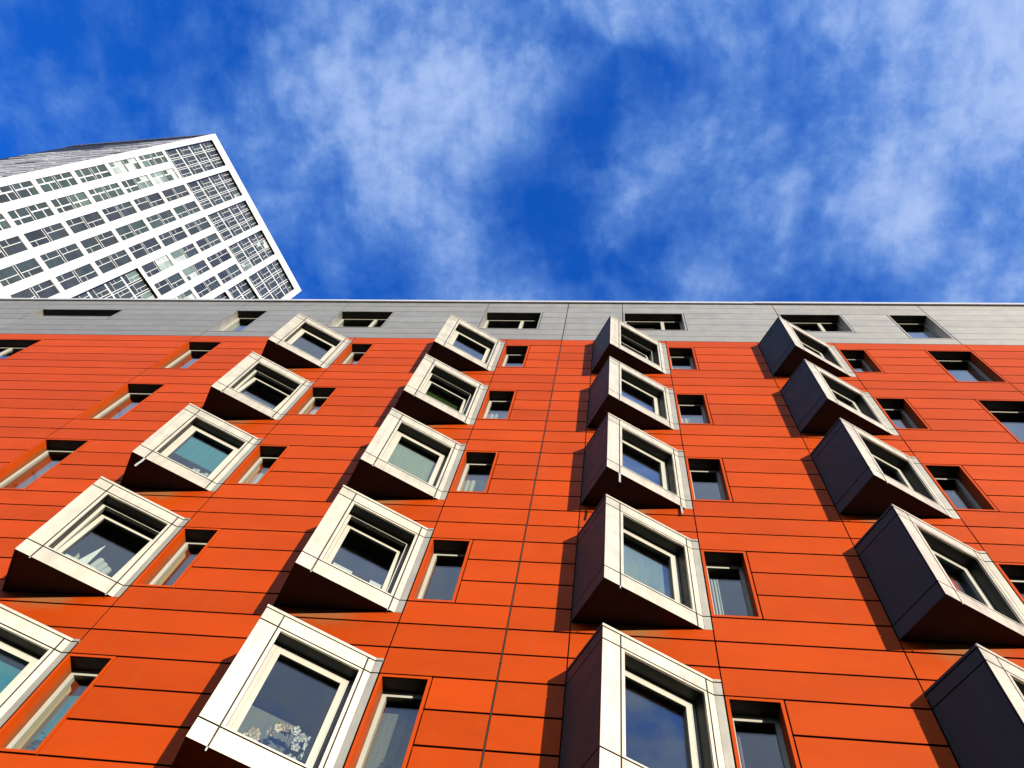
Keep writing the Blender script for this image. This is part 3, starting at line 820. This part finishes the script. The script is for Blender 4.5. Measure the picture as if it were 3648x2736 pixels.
# ------------------------------------------------------------------ sky, sun
SUN_TO = Vector((.8597, -1.0, .267)).normalized()
elev = math.asin(SUN_TO.z); azim = math.atan2(SUN_TO.x, SUN_TO.y)
w = bpy.data.worlds.new('World'); S.world = w; w.use_nodes = True
nt = w.node_tree; nt.nodes.clear()
out = nd(nt, 'ShaderNodeOutputWorld'); bg = nd(nt, 'ShaderNodeBackground'); nt.links.new(bg.outputs[0], out.inputs[0])
sky = nd(nt, 'ShaderNodeTexSky', sky_type='NISHITA'); sky.sun_disc = False
sky.sun_elevation = elev; sky.sun_rotation = azim; sky.air_density = 1.0; sky.dust_density = .4; sky.ozone_density = 3.0
SKY = .10
bg.inputs['Strength'].default_value = SKY
tc = nd(nt, 'ShaderNodeTexCoord'); d = tc.outputs['Generated']
sp = nd(nt, 'ShaderNodeSeparateXYZ'); nt.links.new(d, sp.inputs[0])
zc = math_(nt, 'MAXIMUM', sp.outputs[2], .06)
cb = nd(nt, 'ShaderNodeCombineXYZ')
nt.links.new(math_(nt, 'DIVIDE', sp.outputs[0], zc), cb.inputs[0]); nt.links.new(math_(nt, 'DIVIDE', sp.outputs[1], zc), cb.inputs[1])
p = cb.outputs[0]
# domain warp for wispy edges
wn = nd(nt, 'ShaderNodeTexNoise'); wn.inputs['Scale'].default_value = 3.2; wn.inputs['Detail'].default_value = 3; nt.links.new(p, wn.inputs['Vector'])
wv = nd(nt, 'ShaderNodeVectorMath', operation='MULTIPLY_ADD'); nt.links.new(wn.outputs['Color'], wv.inputs[0]); wv.inputs[1].default_value = (.07, .07, 0)
wsub = nd(nt, 'ShaderNodeVectorMath', operation='SUBTRACT'); nt.links.new(p, wsub.inputs[0]); wsub.inputs[1].default_value = (.035, .035, 0)
nt.links.new(wsub.outputs[0], wv.inputs[2])
q = wv.outputs[0]
nA = noise(nt, scaled(nt, q, (1., 1.25, 1)), 3.4, 9, .60)
nB = noise(nt, scaled(nt, q, (1.2, .9, 1)), 9.5, 8, .62)
dens = math_(nt, 'ADD', math_(nt, 'MULTIPLY', nA, .92), math_(nt, 'ADD', math_(nt, 'MULTIPLY', nB, .66), math_(nt, 'MULTIPLY', noise(nt, q, 27., 6, .6), .22)))
# where the cloud banks and the clear lanes lie (cloud-plane coordinates, camera overhead at 0,0)
blobs = [((.05, -.50), .45, .15), ((.45, -.28), .22, .10), ((-.55, -.5), .3, .12), ((.25, -.75), .3, .08), ((-.34, .00), .20, .16), ((-.19, -.02), .15, .12), ((-.20, .09), .12, .08), ((-.18, .31), .09, .20), ((.25, .07), .16, .10), ((.43, .00), .16, .24), ((.40, .27), .13, .26),
         ((.16, .17), .10, .07), ((.45, .12), .14, .08), ((.10, .31), .07, .14), ((.30, .17), .10, .05), ((-.02, .15), .05, .05), ((-.33, .29), .06, .05),
         ((-.72, .04), .17, -.16), ((-.60, -.05), .13, -.08), ((-.102, .19), .07, -.12), ((-.055, .09), .045, -.14), ((-.045, .005), .035, -.10), ((.03, .27), .07, -.10), ((-.07, .24), .04, -.05), ((.00, .19), .05, .05), ((-.30, .29), .06, -.06),
         ((.29, .28), .06, -.12), ((.05, .03), .03, -.07), ((.11, .05), .08, .10), ((.03, .13), .05, .09), ((.09, .13), .06, .05), ((-.28, .19), .10, .07), ((-.30, .23), .10, -.06), ((.13, -.03), .04, -.08), ((.46, .19), .04, -.07), ((-.45, .18), .12, -.05), ((-.47, .0), .06, -.04), ((.15, .24), .04, -.06)]
for (bx, by), r, a in blobs:
    ds = nd(nt, 'ShaderNodeVectorMath', operation='DISTANCE'); nt.links.new(q, ds.inputs[0]); ds.inputs[1].default_value = (bx, by, 0)
    dens = math_(nt, 'ADD', dens, smooth(nt, ds.outputs['Value'], 0., r * 1.6, a * .85, 0.))
dens = math_(nt, 'ADD', dens, smooth(nt, sp.outputs[1], -.45, -.12, .30, 0.))       # cloudier behind the photographer
dens = math_(nt, 'SUBTRACT', dens, .185)
cover = smooth(nt, dens, .515, 1.12, 0., .92)
fade = smooth(nt, sp.outputs[2], .03, .35)
cover = math_(nt, 'MULTIPLY', cover, fade)
hs = nd(nt, 'ShaderNodeHueSaturation'); hs.inputs['Saturation'].default_value = 1.0; hs.inputs['Value'].default_value = 1.0
nt.links.new(sky.outputs[0], hs.inputs['Color'])
tint = mixc(nt, smooth(nt, sp.outputs[2], .2, .8), (.16, .18, .24), (.20, 1.45, 3.9))  # unseen low sky dimmed to cut ambient light on the facade
blue = mixc(nt, 1., hs.outputs[0], tint, 'MULTIPLY')
ccol = mixc(nt, smooth(nt, dens, .72, 1.15), (1.65, 3.65, 8.0), (4.4, 5.8, 9.2))
ccol = mixc(nt, smooth(nt, sp.outputs[1], -.45, -.12, .8, 0.), ccol, (5.0, 5.5, 6.1))
col = mixc(nt, cover, blue, ccol)
nt.links.new(col, bg.inputs['Color'])

sl = bpy.data.lights.new('sun', 'SUN'); sl.energy = 5.0; sl.angle = math.radians(.5); sl.color = (1.0, .91, .76)
so = bpy.data.objects.new('sun', sl); so.rotation_euler = (-SUN_TO).to_track_quat('-Z', 'Y').to_euler(); so.location = (30, -30, 40); link(so)

# ------------------------------------------------------------------ camera
cam = bpy.data.cameras.new('camera'); co = bpy.data.objects.new('camera', cam); link(co)
R = Matrix(((.9920956567, -.0182489929, .1241498375), (.0311811898, -.9224855770, -.3847701829), (.1215481028, .3855999699, -.9146249089)))
co.matrix_world = Matrix.Translation((0, -6.837, 1.6)) @ CAMR.to_4x4()
cam.sensor_fit = 'HORIZONTAL'; cam.sensor_width = 36; cam.lens = 27.8675; cam.clip_start = .05; cam.clip_end = 3000
S.camera = co
vs = S.view_settings
vs.view_transform = 'Standard'; vs.look = 'None'; vs.exposure = 0.05; vs.gamma = 1.0; vs.use_curve_mapping = False
S.cycles.max_bounces = 10; S.cycles.diffuse_bounces = 0; S.cycles.transparent_max_bounces = 16
